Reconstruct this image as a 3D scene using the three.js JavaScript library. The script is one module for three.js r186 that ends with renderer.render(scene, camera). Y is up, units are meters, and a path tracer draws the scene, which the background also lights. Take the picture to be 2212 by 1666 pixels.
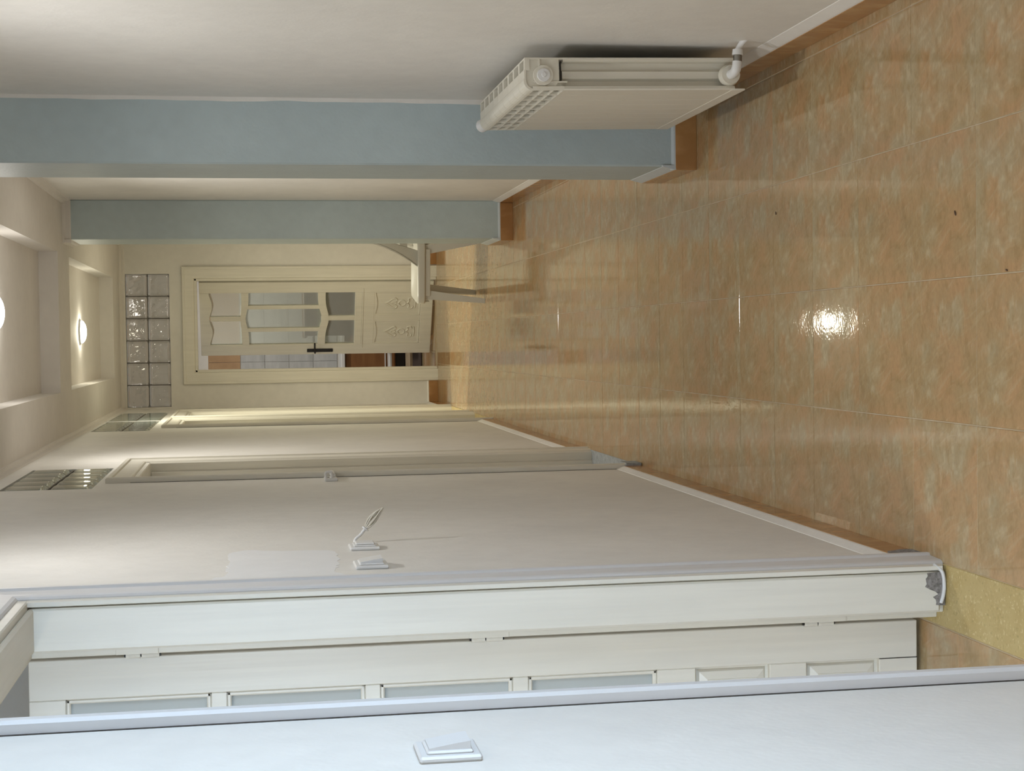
import * as THREE from 'three';
import { mergeGeometries } from 'three/addons/utils/BufferGeometryUtils.js';
import { RectAreaLightUniformsLib } from 'three/addons/lights/RectAreaLightUniformsLib.js';

// ---------------------------------------------------------------- camera, sky, exposure
RectAreaLightUniformsLib.init();
const scene = new THREE.Scene();
const renderer = new THREE.WebGLRenderer({ antialias: true });
renderer.toneMapping = THREE.LinearToneMapping;
renderer.toneMappingExposure = 0.156;
renderer.shadowMap.enabled = true;
const camera = new THREE.PerspectiveCamera(28.217, 2212 / 1666, 0.02, 60);
camera.position.set(0, 1.5936, 0);
camera.up.set(0.99944, -0.0185, -0.0284);            // the phone was held on its side: the picture's top is the corridor's right
camera.lookAt(-0.0307, 1.5936 - 0.1687, -0.9852);
const DAY = new THREE.Color(0.60, 0.78, 1.0);
scene.background = DAY;
scene.backgroundIntensity = 44;
const LAMP_CD = 35;

// ---------------------------------------------------------------- small helpers
let seed = 7;
const rnd = () => { seed = (seed * 1664525 + 1013904223) % 4294967296; return seed / 4294967296; };
const taken = {};
function numbered(n) { if (!(n in taken)) { taken[n] = 0; return n; } taken[n]++; return n + '_' + String(taken[n]).padStart(3, '0'); }
function tag(o, label, category, group, kind) { if (label) o.userData.label = label; if (category) o.userData.category = category; if (group) o.userData.group = group; if (kind) o.userData.kind = kind; return o; }
function mesh(name, geo, mat, parent = scene) {
  const g = Array.isArray(geo) ? mergeGeometries(geo.map((x) => (x.index ? x.toNonIndexed() : x)), false) : geo;
  const m = new THREE.Mesh(g, mat); m.name = parent === scene ? numbered(name) : name; m.castShadow = m.receiveShadow = true; parent.add(m); return m;
}
function group(name, parent = scene, pos) { const g = new THREE.Group(); g.name = parent === scene ? numbered(name) : name; if (pos) g.position.set(...pos); parent.add(g); return g; }
const clamp = (x, a = 0, b = 1) => Math.min(b, Math.max(a, x)), lerp = (a, b, t) => a + (b - a) * t, sstep = (a, b, x) => { const t = clamp((x - a) / (b - a)); return t * t * (3 - 2 * t); };

// flat polygons; d is the distance down the corridor (z = -d); uv in metres
class Poly {
  constructor() { this.p = []; this.n = []; this.uv = []; }
  face(pts, out) {
    const v = pts.map((q) => new THREE.Vector3(q[0], q[1], -q[2]));
    const nn = new THREE.Vector3();
    for (let i = 0; i < v.length; i++) { const a = v[i], b = v[(i + 1) % v.length]; nn.x += (a.y - b.y) * (a.z + b.z); nn.y += (a.z - b.z) * (a.x + b.x); nn.z += (a.x - b.x) * (a.y + b.y); }
    if (nn.lengthSq() < 1e-18) return this;
    nn.normalize();
    if (out) { const c = v.reduce((s, q) => s.add(q), new THREE.Vector3()).divideScalar(v.length).sub(new THREE.Vector3(out[0], out[1], -out[2])); if (c.dot(nn) < 0) { v.reverse(); nn.negate(); } }
    const ax = Math.abs(nn.x), ay = Math.abs(nn.y), az = Math.abs(nn.z);
    const uv = (q) => (ax >= ay && ax >= az ? [-q.z, q.y] : ay >= az ? [q.x, -q.z] : [q.x, q.y]);
    for (let i = 1; i + 1 < v.length; i++) for (const q of [v[0], v[i], v[i + 1]]) { this.p.push(q.x, q.y, q.z); this.n.push(nn.x, nn.y, nn.z); this.uv.push(...uv(q)); }
    return this;
  }
  geo() {
    const g = new THREE.BufferGeometry();
    g.setAttribute('position', new THREE.Float32BufferAttribute(this.p, 3)); g.setAttribute('normal', new THREE.Float32BufferAttribute(this.n, 3)); g.setAttribute('uv', new THREE.Float32BufferAttribute(this.uv, 2));
    return g;
  }
}
// box with chamfered edges: x0..x1, y0..y1, d0..d1
function bx(x0, x1, y0, y1, d0, d1, b = 0) {
  const P = new Poly(), c = [(x0 + x1) / 2, (y0 + y1) / 2, (d0 + d1) / 2], h = [Math.abs(x1 - x0) / 2, Math.abs(y1 - y0) / 2, Math.abs(d1 - d0) / 2];
  b = Math.min(b, ...h.map((q) => q * 0.95));
  const pt = (s, k) => [0, 1, 2].map((i) => c[i] + s[i] * (h[i] - (i === k ? 0 : b)));
  for (let k = 0; k < 3; k++) for (const s of [-1, 1]) {
    const [i, j] = [(k + 1) % 3, (k + 2) % 3], f = (a, e) => { const q = [0, 0, 0]; q[k] = s; q[i] = a; q[j] = e; return pt(q, k); };
    P.face([f(-1, -1), f(1, -1), f(1, 1), f(-1, 1)], c);
  }
  if (b > 0) {
    for (let k = 0; k < 3; k++) { const [i, j] = [(k + 1) % 3, (k + 2) % 3]; for (const a of [-1, 1]) for (const e of [-1, 1]) { const q = (s, w) => { const r = [0, 0, 0]; r[k] = s; r[i] = a; r[j] = e; return pt(r, w); }; P.face([q(-1, i), q(1, i), q(1, j), q(-1, j)], c); } }
    for (const a of [-1, 1]) for (const e of [-1, 1]) for (const w of [-1, 1]) P.face([pt([a, e, w], 0), pt([a, e, w], 1), pt([a, e, w], 2)], c);
  }
  return P.geo();
}
// slab with rectangular holes. map(a, b, t) -> [x, y, d]
function slab(A, B, Tk, holes, map) {
  const cut = (lo, hi, ks) => [...new Set([lo, hi, ...ks.filter((q) => q > lo && q < hi)])].sort((a, b) => a - b);
  const as = cut(...A, holes.flatMap((h) => [h[0], h[1]])), bs = cut(...B, holes.flatMap((h) => [h[2], h[3]]));
  const na = as.length - 1, nb = bs.length - 1;
  const solid = (i, j) => { if (i < 0 || j < 0 || i >= na || j >= nb) return false; const a = (as[i] + as[i + 1]) / 2, b = (bs[j] + bs[j + 1]) / 2; return !holes.some((h) => a > h[0] && a < h[1] && b > h[2] && b < h[3]); };
  const P = new Poly();
  for (let i = 0; i < na; i++) for (let j = 0; j < nb; j++) {
    if (!solid(i, j)) continue;
    const [a0, a1, b0, b1] = [as[i], as[i + 1], bs[j], bs[j + 1]], c = map((a0 + a1) / 2, (b0 + b1) / 2, (Tk[0] + Tk[1]) / 2);
    for (const t of Tk) P.face([map(a0, b0, t), map(a1, b0, t), map(a1, b1, t), map(a0, b1, t)], c);
    for (const [di, a] of [[-1, a0], [1, a1]]) if (!solid(i + di, j)) P.face([map(a, b0, Tk[0]), map(a, b1, Tk[0]), map(a, b1, Tk[1]), map(a, b0, Tk[1])], c);
    for (const [dj, b] of [[-1, b0], [1, b1]]) if (!solid(i, j + dj)) P.face([map(a0, b, Tk[0]), map(a1, b, Tk[0]), map(a1, b, Tk[1]), map(a0, b, Tk[1])], c);
  }
  return P.geo();
}
const inX = (a, b, t) => [t, b, a], inD = (a, b, t) => [a, b, t], inY = (a, b, t) => [a, t, b];
// prism of a polygon; to3(u, v, s) -> [x, y, d]
function prism(poly, s0, s1, to3) {
  const P = new Poly(), n = poly.length, c2 = poly.reduce((s, q) => [s[0] + q[0] / n, s[1] + q[1] / n], [0, 0]);
  const area = THREE.ShapeUtils.area(poly.map((q) => new THREE.Vector2(...q)));
  for (let i = 0; i < n; i++) {
    const a = poly[i], b = poly[(i + 1) % n], m = [(a[0] + b[0]) / 2, (a[1] + b[1]) / 2], sgn = Math.sign(area) || 1, nx = (b[1] - a[1]) * sgn, ny = -(b[0] - a[0]) * sgn, L = Math.hypot(nx, ny) || 1;
    P.face([to3(a[0], a[1], s0), to3(b[0], b[1], s0), to3(b[0], b[1], s1), to3(a[0], a[1], s1)], to3(m[0] - nx / L * 1e-3, m[1] - ny / L * 1e-3, (s0 + s1) / 2));
  }
  const tri = THREE.ShapeUtils.triangulateShape(poly.map((q) => new THREE.Vector2(...q)), []);
  for (const [s, o] of [[s0, s1], [s1, s0]]) for (const t of tri) P.face(t.map((k) => to3(poly[k][0], poly[k][1], s)), to3(c2[0], c2[1], s + (o - s) * 0.5));
  return P.geo();
}
function tube(pts, r, seg = 24, rad = 8) { return new THREE.TubeGeometry(new THREE.CatmullRomCurve3(pts.map((q) => new THREE.Vector3(q[0], q[1], -q[2]))), seg, r, rad, false); }
function cyl(a, b, r, r2 = r, n = 20) {
  const A = new THREE.Vector3(a[0], a[1], -a[2]), B = new THREE.Vector3(b[0], b[1], -b[2]), g = new THREE.CylinderGeometry(r2, r, A.distanceTo(B), n);
  g.applyQuaternion(new THREE.Quaternion().setFromUnitVectors(new THREE.Vector3(0, 1, 0), B.clone().sub(A).normalize())); g.translate(...A.add(B).multiplyScalar(0.5).toArray()); return g;
}

// ---------------------------------------------------------------- noise and textures
const hash = (x, y, s) => { let h = (x * 374761393 + y * 668265263 + s * 2147483647) | 0; h = Math.imul(h ^ (h >>> 13), 1274126177); h ^= h >>> 16; return (h >>> 0) / 4294967296; };
function vnoise(x, y, per, s) { const xi = Math.floor(x), yi = Math.floor(y), fx = x - xi, fy = y - yi, w = (q) => q * q * (3 - 2 * q), m = (q, p) => ((q % p) + p) % p, [px, py] = per; const c = (a, b) => hash(m(xi + a, px), m(yi + b, py), s); return lerp(lerp(c(0, 0), c(1, 0), w(fx)), lerp(c(0, 1), c(1, 1), w(fx)), w(fy)); }
function fbm(u, v, fx, fy, oct, s) { let a = 0.5, sum = 0, tot = 0; for (let i = 0; i < oct; i++) { sum += a * vnoise(u * fx, v * fy, [fx, fy], s + i * 17); tot += a; a *= 0.5; fx *= 2; fy *= 2; } return sum / tot; }
function heights(n, f) {
  const d = new Float32Array(n * n * 4); for (let j = 0; j < n; j++) for (let i = 0; i < n; i++) { const k = (j * n + i) * 4; d[k] = d[k + 1] = d[k + 2] = f((i + 0.5) / n, (j + 0.5) / n); d[k + 3] = 1; }
  const t = new THREE.DataTexture(d, n, n, THREE.RGBAFormat, THREE.FloatType); t.wrapS = t.wrapT = THREE.RepeatWrapping; t.magFilter = t.minFilter = THREE.LinearFilter; t.needsUpdate = true; return t;
}
function tex(n, f, srgb, rep) {
  const d = new Uint8Array(n * n * 4);
  for (let j = 0; j < n; j++) for (let i = 0; i < n; i++) { const c = f((i + 0.5) / n, (j + 0.5) / n); const k = (j * n + i) * 4; if (typeof c === 'number') d[k] = d[k + 1] = d[k + 2] = clamp(c) * 255; else { d[k] = clamp(c[0]) * 255; d[k + 1] = clamp(c[1]) * 255; d[k + 2] = clamp(c[2]) * 255; } d[k + 3] = 255; }
  const t = new THREE.DataTexture(d, n, n); t.wrapS = t.wrapT = THREE.RepeatWrapping; t.magFilter = THREE.LinearFilter; t.minFilter = THREE.LinearMipmapLinearFilter; t.generateMipmaps = true;
  if (srgb) t.colorSpace = THREE.SRGBColorSpace; if (rep) t.repeat.set(rep[0], rep[1]); t.needsUpdate = true; return t;
}
const mix3 = (a, b, t) => [0, 1, 2].map((i) => lerp(a[i], b[i], t));
const std = (o) => new THREE.MeshStandardMaterial(o), phy = (o) => new THREE.MeshPhysicalMaterial(o);
const C = (r, g, b) => new THREE.Color(r / 255, g / 255, b / 255).convertSRGBToLinear();

// roller-painted plaster
const plasterMap = (r, g, b, amt, s) => tex(256, (u, v) => { const k = 1 + amt * ((fbm(u, v, 4, 4, 5, s) - 0.5) * 1.4 + (fbm(u, v, 40, 40, 2, s + 5) - 0.5) * 0.5); return [r / 255 * k, g / 255 * k, b / 255 * k]; }, true, [0.7, 0.7]);
const rollerBump = tex(256, (u, v) => fbm(u, v, 60, 60, 3, 91), false, [2.2, 2.2]);
const M = {};
M.wall = std({ map: plasterMap(236, 234, 228, 0.05, 3), roughness: 0.55, bumpMap: rollerBump, bumpScale: 0.0004 });
M.patch = std({ map: plasterMap(240, 241, 241, 0.03, 13), roughness: 0.5, bumpMap: rollerBump, bumpScale: 0.0003 });
M.fillet = std({ map: plasterMap(240, 238, 233, 0.04, 15), roughness: 0.5, bumpMap: rollerBump, bumpScale: 0.0003 });
M.ceiling = std({ map: plasterMap(236, 232, 226, 0.04, 4), roughness: 0.7, bumpMap: rollerBump, bumpScale: 0.0003 });
M.blue = std({ map: plasterMap(188, 203, 205, 0.06, 5), roughness: 0.45, bumpMap: rollerBump, bumpScale: 0.0005 });
M.blueFillet = std({ map: plasterMap(206, 214, 216, 0.06, 6), roughness: 0.45 });
// gloss paint on wood, with brush marks along the length (v)
const brush = tex(256, (u, v) => fbm(u, v, 90, 6, 3, 31), false, [2, 1]);
const woodMap = tex(256, (u, v) => { const k = 1 + 0.05 * (fbm(u, v, 50, 4, 4, 41) - 0.5) + 0.03 * (fbm(u, v, 5, 5, 3, 42) - 0.5); return [234 / 255 * k, 231 / 255 * k, 219 / 255 * k]; }, true, [1.6, 0.8]);
M.cream = std({ map: woodMap, roughness: 0.32, bumpMap: brush, bumpScale: 0.0003 });
M.white = std({ map: tex(128, (u, v) => { const k = 1 + 0.04 * (fbm(u, v, 40, 4, 3, 51) - 0.5); return [228 / 255 * k, 228 / 255 * k, 228 / 255 * k]; }, true, [1.6, 0.8]), roughness: 0.35, bumpMap: brush, bumpScale: 0.0003 });
M.plastic = std({ color: C(232, 233, 233), roughness: 0.3 });
M.gap = std({ color: C(60, 54, 48), roughness: 0.9 });
M.grout = std({ map: tex(128, (u, v) => mix3([0.66, 0.58, 0.46], [0.78, 0.72, 0.62], fbm(u, v, 12, 12, 3, 61)), true, [3, 3]), roughness: 0.75 });

// ceramic tiles: terracotta ground with pale grey-green brush clouds lying across the corridor
function tilePrint(s) {
  return tex(512, (u, v) => {
    const wu = u + 0.10 * (fbm(u, v, 3, 3, 3, s + 1) - 0.5), wv = v + 0.14 * (fbm(u, v, 3, 4, 3, s + 2) - 0.5);
    const cloud = fbm(wu, wv, 4, 4, 3, s + 3), rust = fbm(wu, wv, 5, 4, 3, s + 6), fine = fbm(u, v, 40, 60, 3, s + 5);
    const ku = u + 0.07 * fbm(u, v, 5, 5, 2, s + 9), kv = v + 0.07 * fbm(u, v, 5, 5, 2, s + 8), st1 = fbm(ku, kv, 13, 22, 3, s + 4), st2 = fbm(kv + ku * 2, ku, 17, 9, 3, s + 7);
    let c = mix3([0.655, 0.552, 0.400], [0.695, 0.555, 0.398], sstep(0.25, 0.75, rust));
    c = mix3(c, [0.668, 0.608, 0.482], 0.75 * sstep(0.38, 0.70, cloud));
    c = mix3(c, [0.750, 0.690, 0.570], 0.50 * sstep(0.54, 0.80, st1) * sstep(0.25, 0.6, cloud));
    c = mix3(c, [0.730, 0.655, 0.525], 0.35 * sstep(0.56, 0.80, st2));
    c = mix3(c, [0.590, 0.485, 0.330], 0.40 * sstep(0.52, 0.80, 1 - st1));
    const k = 1 + 0.10 * (fine - 0.5); return c.map((q) => q * k);
  }, true);
}
const peel = heights(512, (u, v) => 0.8 * fbm(u, v, 4, 6, 2, 71) + 0.2 * fbm(u, v, 44, 44, 2, 72));
const tileMats = [101, 202, 303].map((s) => std({ map: tilePrint(s), roughness: 0.05, bumpMap: peel, bumpScale: 0.0004 }));
M.skirt = [11, 22].map((s) => std({ map: tex(256, (u, v) => { const c = fbm(u + 0.1 * fbm(u, v, 3, 3, 2, s), v, 6, 3, 4, s + 1); return mix3([0.655, 0.475, 0.29], [0.74, 0.565, 0.37], sstep(0.3, 0.75, c)); }, true, [3, 3]), roughness: 0.22 }));
M.marble = std({ map: tex(256, (u, v) => { const a = fbm(u, v, 8, 8, 4, 81), b = fbm(u, v, 60, 60, 2, 82); let c = mix3([0.68, 0.585, 0.37], [0.76, 0.685, 0.48], a); c = mix3(c, [0.87, 0.83, 0.66], 0.55 * sstep(0.66, 0.85, b)); return mix3(c, [0.58, 0.51, 0.31], 0.5 * sstep(0.68, 0.88, 1 - b)); }, true, [3, 3]), roughness: 0.3 });
M.stone = std({ map: tex(128, (u, v) => mix3([0.52, 0.53, 0.53], [0.74, 0.76, 0.76], fbm(u, v, 14, 14, 4, 83)), true, [6, 6]), roughness: 0.8 });
M.rubble = std({ map: tex(128, (u, v) => mix3([0.36, 0.34, 0.32], [0.68, 0.66, 0.65], fbm(u, v, 20, 20, 4, 84)), true, [10, 10]), roughness: 0.95 });
M.black = std({ color: C(24, 22, 22), roughness: 0.4 });
M.steel = std({ color: C(150, 148, 142), roughness: 0.35, metalness: 0.9 });

// ---------------------------------------------------------------- measured layout (metres)
const XL = -0.545, XLB = -0.672, XT = -0.69, XR = 0.835, XRB = 0.985, DE = 13.07, DB = -2.6, CEIL = 2.64, CTOP = 2.745, T = 1 / 3, TX = 0.125, TD = 3.1865;
const DOORS = { n: [2.275, 3.36, 2.085], m: [6.25, 7.1, 2.06], c: [10.15, 10.9, 2.06], f: [11.3, 12.18, 2.06] };
const ROOMX = -3.6;

// ---------------------------------------------------------------- floor
const floor = mesh('floor', [slab([XL - 0.01, XR + 0.01], [DB, DE + 0.14], [-0.12, -0.0014], [], inY), slab([ROOMX, XT + 0.03], [0.3, 4.75], [-0.12, -0.0014], [], inY)], M.grout);
tag(floor, 'terracotta ceramic tile floor of the corridor with pale grout', 'floor', null, 'structure');
{
  const cache = {};
  const tileGeo = (w, l, ou, ov) => {
    const key = [w, l, ou, ov].map((q) => q.toFixed(4)).join();
    if (!cache[key]) { const g = bx(0, w, -0.008, 0, 0, l, 0.0011), uv = g.attributes.uv; for (let i = 0; i < uv.count; i++) uv.setXY(i, ou + uv.getX(i) / T, ov + uv.getY(i) / T); cache[key] = g; }
    return cache[key];
  };
  const g = 0.0013, lay = (x0, x1, d0, d1, cx, cd) => {
    const fullX = Math.floor((cx - TX) / T + 1e-6), fullD = Math.floor((cd - TD) / T + 1e-6), ou = (x0 - (TX + fullX * T)) / T, ov = (d0 - (TD + fullD * T)) / T;
    const t = mesh('tile', tileGeo(x1 - x0 - 2 * g, d1 - d0 - 2 * g, Math.round(ou * 1000) / 1000, Math.round(ov * 1000) / 1000), tileMats[Math.floor(hash(fullX + 50, fullD + 50, 9) * 3)], floor);
    t.position.set(x0 + g, (hash(fullX + 9, fullD + 9, 3) - 0.5) * 0.0003, -(d0 + g)); t.rotation.set((hash(fullX, fullD, 4) - 0.5) * 0.0012, 0, (hash(fullX, fullD, 5) - 0.5) * 0.0012);
  };
  for (let k = -18; k < 30; k++) for (let c = -2; c < 3; c++) {
    const d0 = Math.max(DB, TD + k * T), d1 = Math.min(DE + 0.005, TD + (k + 1) * T), x0 = Math.max(XL + 0.004, TX + c * T), x1 = Math.min(XR - 0.002, TX + (c + 1) * T);
    if (d1 - d0 > 0.02 && x1 - x0 > 0.02) lay(x0, x1, d0, d1, x0 + 0.002, d0 + 0.002);
  }
  // the side room's own floor, a little out of line with the corridor
  for (let k = -4; k < 3; k++) for (let c = 0; c < 3; c++) lay(XT - (c + 1) * T - 0.002, XT - c * T - 0.002, 3.283 + k * T, 3.283 + (k + 1) * T, TX - (7 + c) * T + 0.01, TD + k * T + 0.01);
}
// yellow marble door sill between the corridor and the side room
tag(mesh('trim', bx(XT, XL + 0.004, -0.06, 0.001, DOORS.n[0] - 0.01, DOORS.n[1] + 0.11, 0.002), M.marble), 'speckled yellow stone threshold strip in the nearest doorway', 'threshold', null, 'structure').name = 'trim_1';

for (const [n, k, mat, label] of [[4, 'm', M.stone, 'grey stone threshold of the closed middle door'], [5, 'c', M.marble, 'yellow stone threshold of the recessed far door'], [6, 'f', M.marble, 'yellow stone threshold of the open far doorway']])
  tag(mesh('trim_' + n, bx(XT - 0.02, XL + 0.012, -0.06, 0.004, DOORS[k][0] - 0.01, DOORS[k][1] + 0.01, 0.002), mat), label, 'threshold', null, 'structure');

// ---------------------------------------------------------------- walls
const BLK = { m: [5.95, 6.9, 2.185, 2.525], c1: [9.8, 10.94, 2.215, 2.57], c2: [11.0, 12.25, 2.215, 2.575] };
const hole = (k) => [DOORS[k][0], DOORS[k][1] + (k === 'n' ? 0.042 : 0), -1, DOORS[k][2]];
const wallL = tag(mesh('wall_left', slab([DB, DE], [-0.02, 2.8], [XLB, XL], [hole('n'), hole('m'), hole('c'), hole('f'), BLK.m, BLK.c1, BLK.c2], inX), M.wall), 'off-white painted corridor wall with four doorways', 'wall', null, 'structure');
const WIN = [0.55, 2.15, 0.85, 2.3];
tag(mesh('wall_right', slab([DB, DE], [-0.02, 2.8], [XR, XRB], [WIN], inX), M.wall), 'off-white painted corridor wall behind the white radiator', 'wall', null, 'structure');
const ED = [-0.25, 0.535, 2.035], EB = [-0.533, 0.574, 2.235, 2.592];
tag(mesh('wall_end', slab([ROOMX, 3.4], [-0.02, 2.8], [DE, DE + 0.13], [[ED[0], ED[1], -1, ED[2]], EB], inD), M.wall), 'cream-lit end wall around the half-open kitchen door', 'wall', null, 'structure');
tag(mesh('wall_back', slab([XLB, XRB], [-0.02, 2.8], [DB - 0.12, DB], [], inD), M.wall), 'off-white wall closing the corridor behind the viewer', 'wall', null, 'structure');
// side rooms behind the left wall and the kitchen behind the end wall
tag(mesh('wall_side_rooms', [slab([0.18, 16.3], [-0.02, 2.8], [ROOMX - 0.12, ROOMX], [[6.4, 7.2, 1.2, 2.0]], inX), slab([ROOMX, XLB - 0.001], [-0.02, 2.8], [0.18, 0.3], [[-2.6, -1.0, 0.8, 2.3]], inD), slab([ROOMX, XLB - 0.001], [-0.02, 2.8], [4.75, 4.85], [], inD), slab([ROOMX, XLB - 0.001], [-0.02, 2.8], [10.98, 11.08], [], inD)], M.wall), 'white plaster walls of the rooms beyond the doorways', 'wall', null, 'structure');
mesh('slab', [slab([ROOMX, XLB], [4.75, DE], [-0.12, -0.003], [], inY)], M.stone, tag(group('floor_side_rooms'), 'grey floor of the rooms beyond the doorways', 'floor', null, 'structure'));
const kitchenShell = tag(mesh('wall_kitchen', [slab([ROOMX, 3.4], [-0.02, 2.8], [16.2, 16.32], [], inD), slab([DE, 16.3], [-0.02, 2.8], [3.4, 3.5], [], inX), slab([DE, 16.3], [-0.02, 2.8], [-1.35, -1.25], [], inX)], M.wall), 'white kitchen walls seen through the half-open end door', 'wall', null, 'structure');

// light paint touched up round the switches on the left wall
{
  const edge = (pts, s) => pts.flatMap((p, i) => { const q = pts[(i + 1) % pts.length], out = []; const n = Math.max(2, Math.round(Math.hypot(q[0] - p[0], q[1] - p[1]) / 0.02)); for (let k = 0; k < n; k++) { const t = k / n, j = 0.006 * (hash(i * 40 + k, 3, s) - 0.5) * 2; out.push([lerp(p[0], q[0], t) + j, lerp(p[1], q[1], t) + 0.006 * (hash(i * 40 + k, 7, s) - 0.5) * 2]); } return out; });
  mesh('paint_patch', prism(edge([[3.452, 1.70], [3.60, 1.68], [3.62, 1.655], [4.02, 1.65], [4.06, 1.60], [4.02, 1.52], [4.00, 1.40], [3.93, 1.375], [3.62, 1.40], [3.52, 1.36], [3.50, 1.16], [3.452, 1.14]], 5), XL - 0.001, XL + 0.0006, (u, v, s) => [s, v, u]), M.patch, wallL);
}

// ceiling: hung boards with three sunk panels in view and one over the viewer
const COF = [[-1.12, 1.88], [2.41, 5.40], [5.94, 8.93], [9.47, 12.46]], CX = [-0.272, 0.522];
tag(mesh('ceiling', [slab([XL - 0.005, XR + 0.005], [DB, DE], [CEIL, CTOP], COF.map((c) => [CX[0], CX[1], c[0], c[1]]), inY), slab([XL - 0.01, XR + 0.01], [DB, DE], [CTOP, 2.80], [], inY)], M.ceiling), 'off-white ceiling with long sunken rectangular panels', 'ceiling', null, 'structure');
tag(mesh('ceiling_side_rooms', [slab([ROOMX - 0.12, XLB + 0.02], [0.18, 16.3], [2.66, 2.8], [], inY), slab([XLB, 3.5], [DE + 0.01, 16.3], [2.66, 2.8], [], inY), slab([ROOMX - 0.12, 3.5], [0.18, 16.35], [2.80, 2.9], [], inY), slab([XLB, XRB], [DB - 0.12, 0.18], [2.80, 2.9], [], inY)], M.ceiling), 'white ceiling of the rooms beyond the doorways', 'ceiling', null, 'structure');
// small cove where ceiling and walls meet
const coveProfile = [[0, 0], [0.022, 0], [0.02, -0.008], [0.009, -0.018], [0.006, -0.04], [0, -0.046]];
const PIL = [[5.335, 5.80], [9.2, 9.68]], PX = 0.607;
{
  const t = tag(group('trim'), 'slim cove moulding where corridor walls meet the ceiling', 'moulding', null, 'structure'); t.name = 'trim_2';
  mesh('cove', prism(coveProfile, DB, DE, (u, v, s) => [XL + u, CEIL + v, s]), M.ceiling, t);
  let d = DB;
  for (const p of [...PIL, [DE, DE]]) { mesh('cove', prism(coveProfile, d, p[0], (u, v, s) => [XR - u, CEIL + v, s]), M.ceiling, t); d = p[1]; }
  for (const p of PIL) { mesh('cove', prism(coveProfile, PX - 0.02, XR, (u, v, s) => [s, CEIL + v, p[0] - u]), M.ceiling, t); mesh('cove', prism(coveProfile, p[0] - 0.02, p[1], (u, v, s) => [PX - u, CEIL + v, s]), M.ceiling, t); }
  mesh('cove', prism(coveProfile, XL, XR, (u, v, s) => [s, CEIL + v, DE - u]), M.ceiling, t);
}
// blue pilasters on the right wall
PIL.forEach((p, i) => tag(mesh('wall_pilaster', bx(PX, XR + 0.002, -0.01, CEIL + 0.002, p[0], p[1], 0.006), M.blue), ['broad blue-grey painted pilaster just behind the radiator', 'farther blue-grey painted pilaster in front of the white chair'][i], 'pilaster', null, 'structure'));

{
  const w = []; for (let i = 0; i <= 60; i++) { const y = 0.13 + i / 60 * 2.46; w.push([0.8205 + 0.004 * (vnoise(y * 4, 3, [64, 64], 12) - 0.5) + 0.005 * (vnoise(y * 11, 5, [64, 64], 13) - 0.5), y]); }
  mesh('paint_edge', prism([...w, [XR, 2.59], [XR, 0.13]], PIL[0][0] - 0.0008, PIL[0][0] + 0.001, (u, v, s) => [u, v, s]), M.wall, scene.getObjectByName('wall_pilaster'));
}

// ---------------------------------------------------------------- skirting tiles with a plaster fillet above
function skirting(name, runs, label) {
  const g = tag(group(name), label, 'skirting', null, 'structure');
  let n = 0; const cache = {};
  for (const [ax, fixed, a0, a1, dir, h, fh, blue] of runs) {
    const th = 0.013, put = (s0, s1) => {
      const len = s1 - s0 - 0.002, key = [ax, dir, len.toFixed(4), h].join();
      if (!cache[key]) cache[key] = ax === 'd' ? bx(dir > 0 ? 0 : -th, dir > 0 ? th : 0, 0, h, 0, len, 0.0012) : bx(0, len, 0, h, -th, 0, 0.0012);
      const m = mesh('skirting_tile', cache[key], M.skirt[Math.floor(hash(n++, 4, 21) * 2)], g);
      ax === 'd' ? m.position.set(fixed, 0, -(s0 + 0.001)) : m.position.set(s0 + 0.001, 0, -fixed);
    };
    for (let s = a0; s < a1 - 0.03; s += 0.3) put(s, Math.min(a1, s + 0.3));
    const prof = [[-0.004, h - 0.004], [th - 0.001, h - 0.002], [th - 0.002, h + 0.006], [0.0015, h + fh], [-0.004, h + fh + 0.004]];
    mesh('plaster_fillet', prism(prof, a0, a1, ax === 'd' ? (u, v, s) => [fixed + dir * u, v, s] : (u, v, s) => [s, v, fixed - u]), blue ? M.blueFillet : M.fillet, g);
  }
}
skirting('baseboard_left', [['d', XL, DB, 2.21, 1, 0.075, 0.03], ['d', XL, 3.455, 6.15, 1, 0.075, 0.032], ['d', XL, 7.2, 10.05, 1, 0.075, 0.032], ['d', XL, 12.29, DE, 1, 0.075, 0.032]], 'brown tile skirting along the doorway side of the corridor');
skirting('baseboard_right', [['d', XR, DB, PIL[0][0], -1, 0.08, 0.042], ['d', XR, PIL[0][1], PIL[1][0], -1, 0.08, 0.042], ['d', XR, PIL[1][1], DE, -1, 0.08, 0.042], ['x', PIL[0][0], PX - 0.012, XR - 0.013, 0, 0.078, 0.012, 1], ['d', PX, PIL[0][0] - 0.012, PIL[0][1], -1, 0.078, 0.045, 1], ['x', PIL[1][0], PX - 0.012, XR - 0.013, 0, 0.078, 0.012, 1], ['d', PX, PIL[1][0] - 0.012, PIL[1][1], -1, 0.078, 0.045, 1]], 'brown tile skirting along the radiator side and round the pilasters');
skirting('baseboard_end', [['x', DE, XL + 0.013, -0.345, 0, 0.08, 0.012], ['x', DE, 0.64, XR - 0.013, 0, 0.08, 0.012]], 'brown tile skirting at the foot of the end wall');

// ---------------------------------------------------------------- doors
const casProf = (w, t) => [[0, 0], [w, 0], [w, t * 0.75], [w - 0.006, t], [w - 0.022, t], [w - 0.026, t * 0.72], [0.012, t * 0.62], [0.004, t * 0.5], [0, t * 0.3]];
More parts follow.
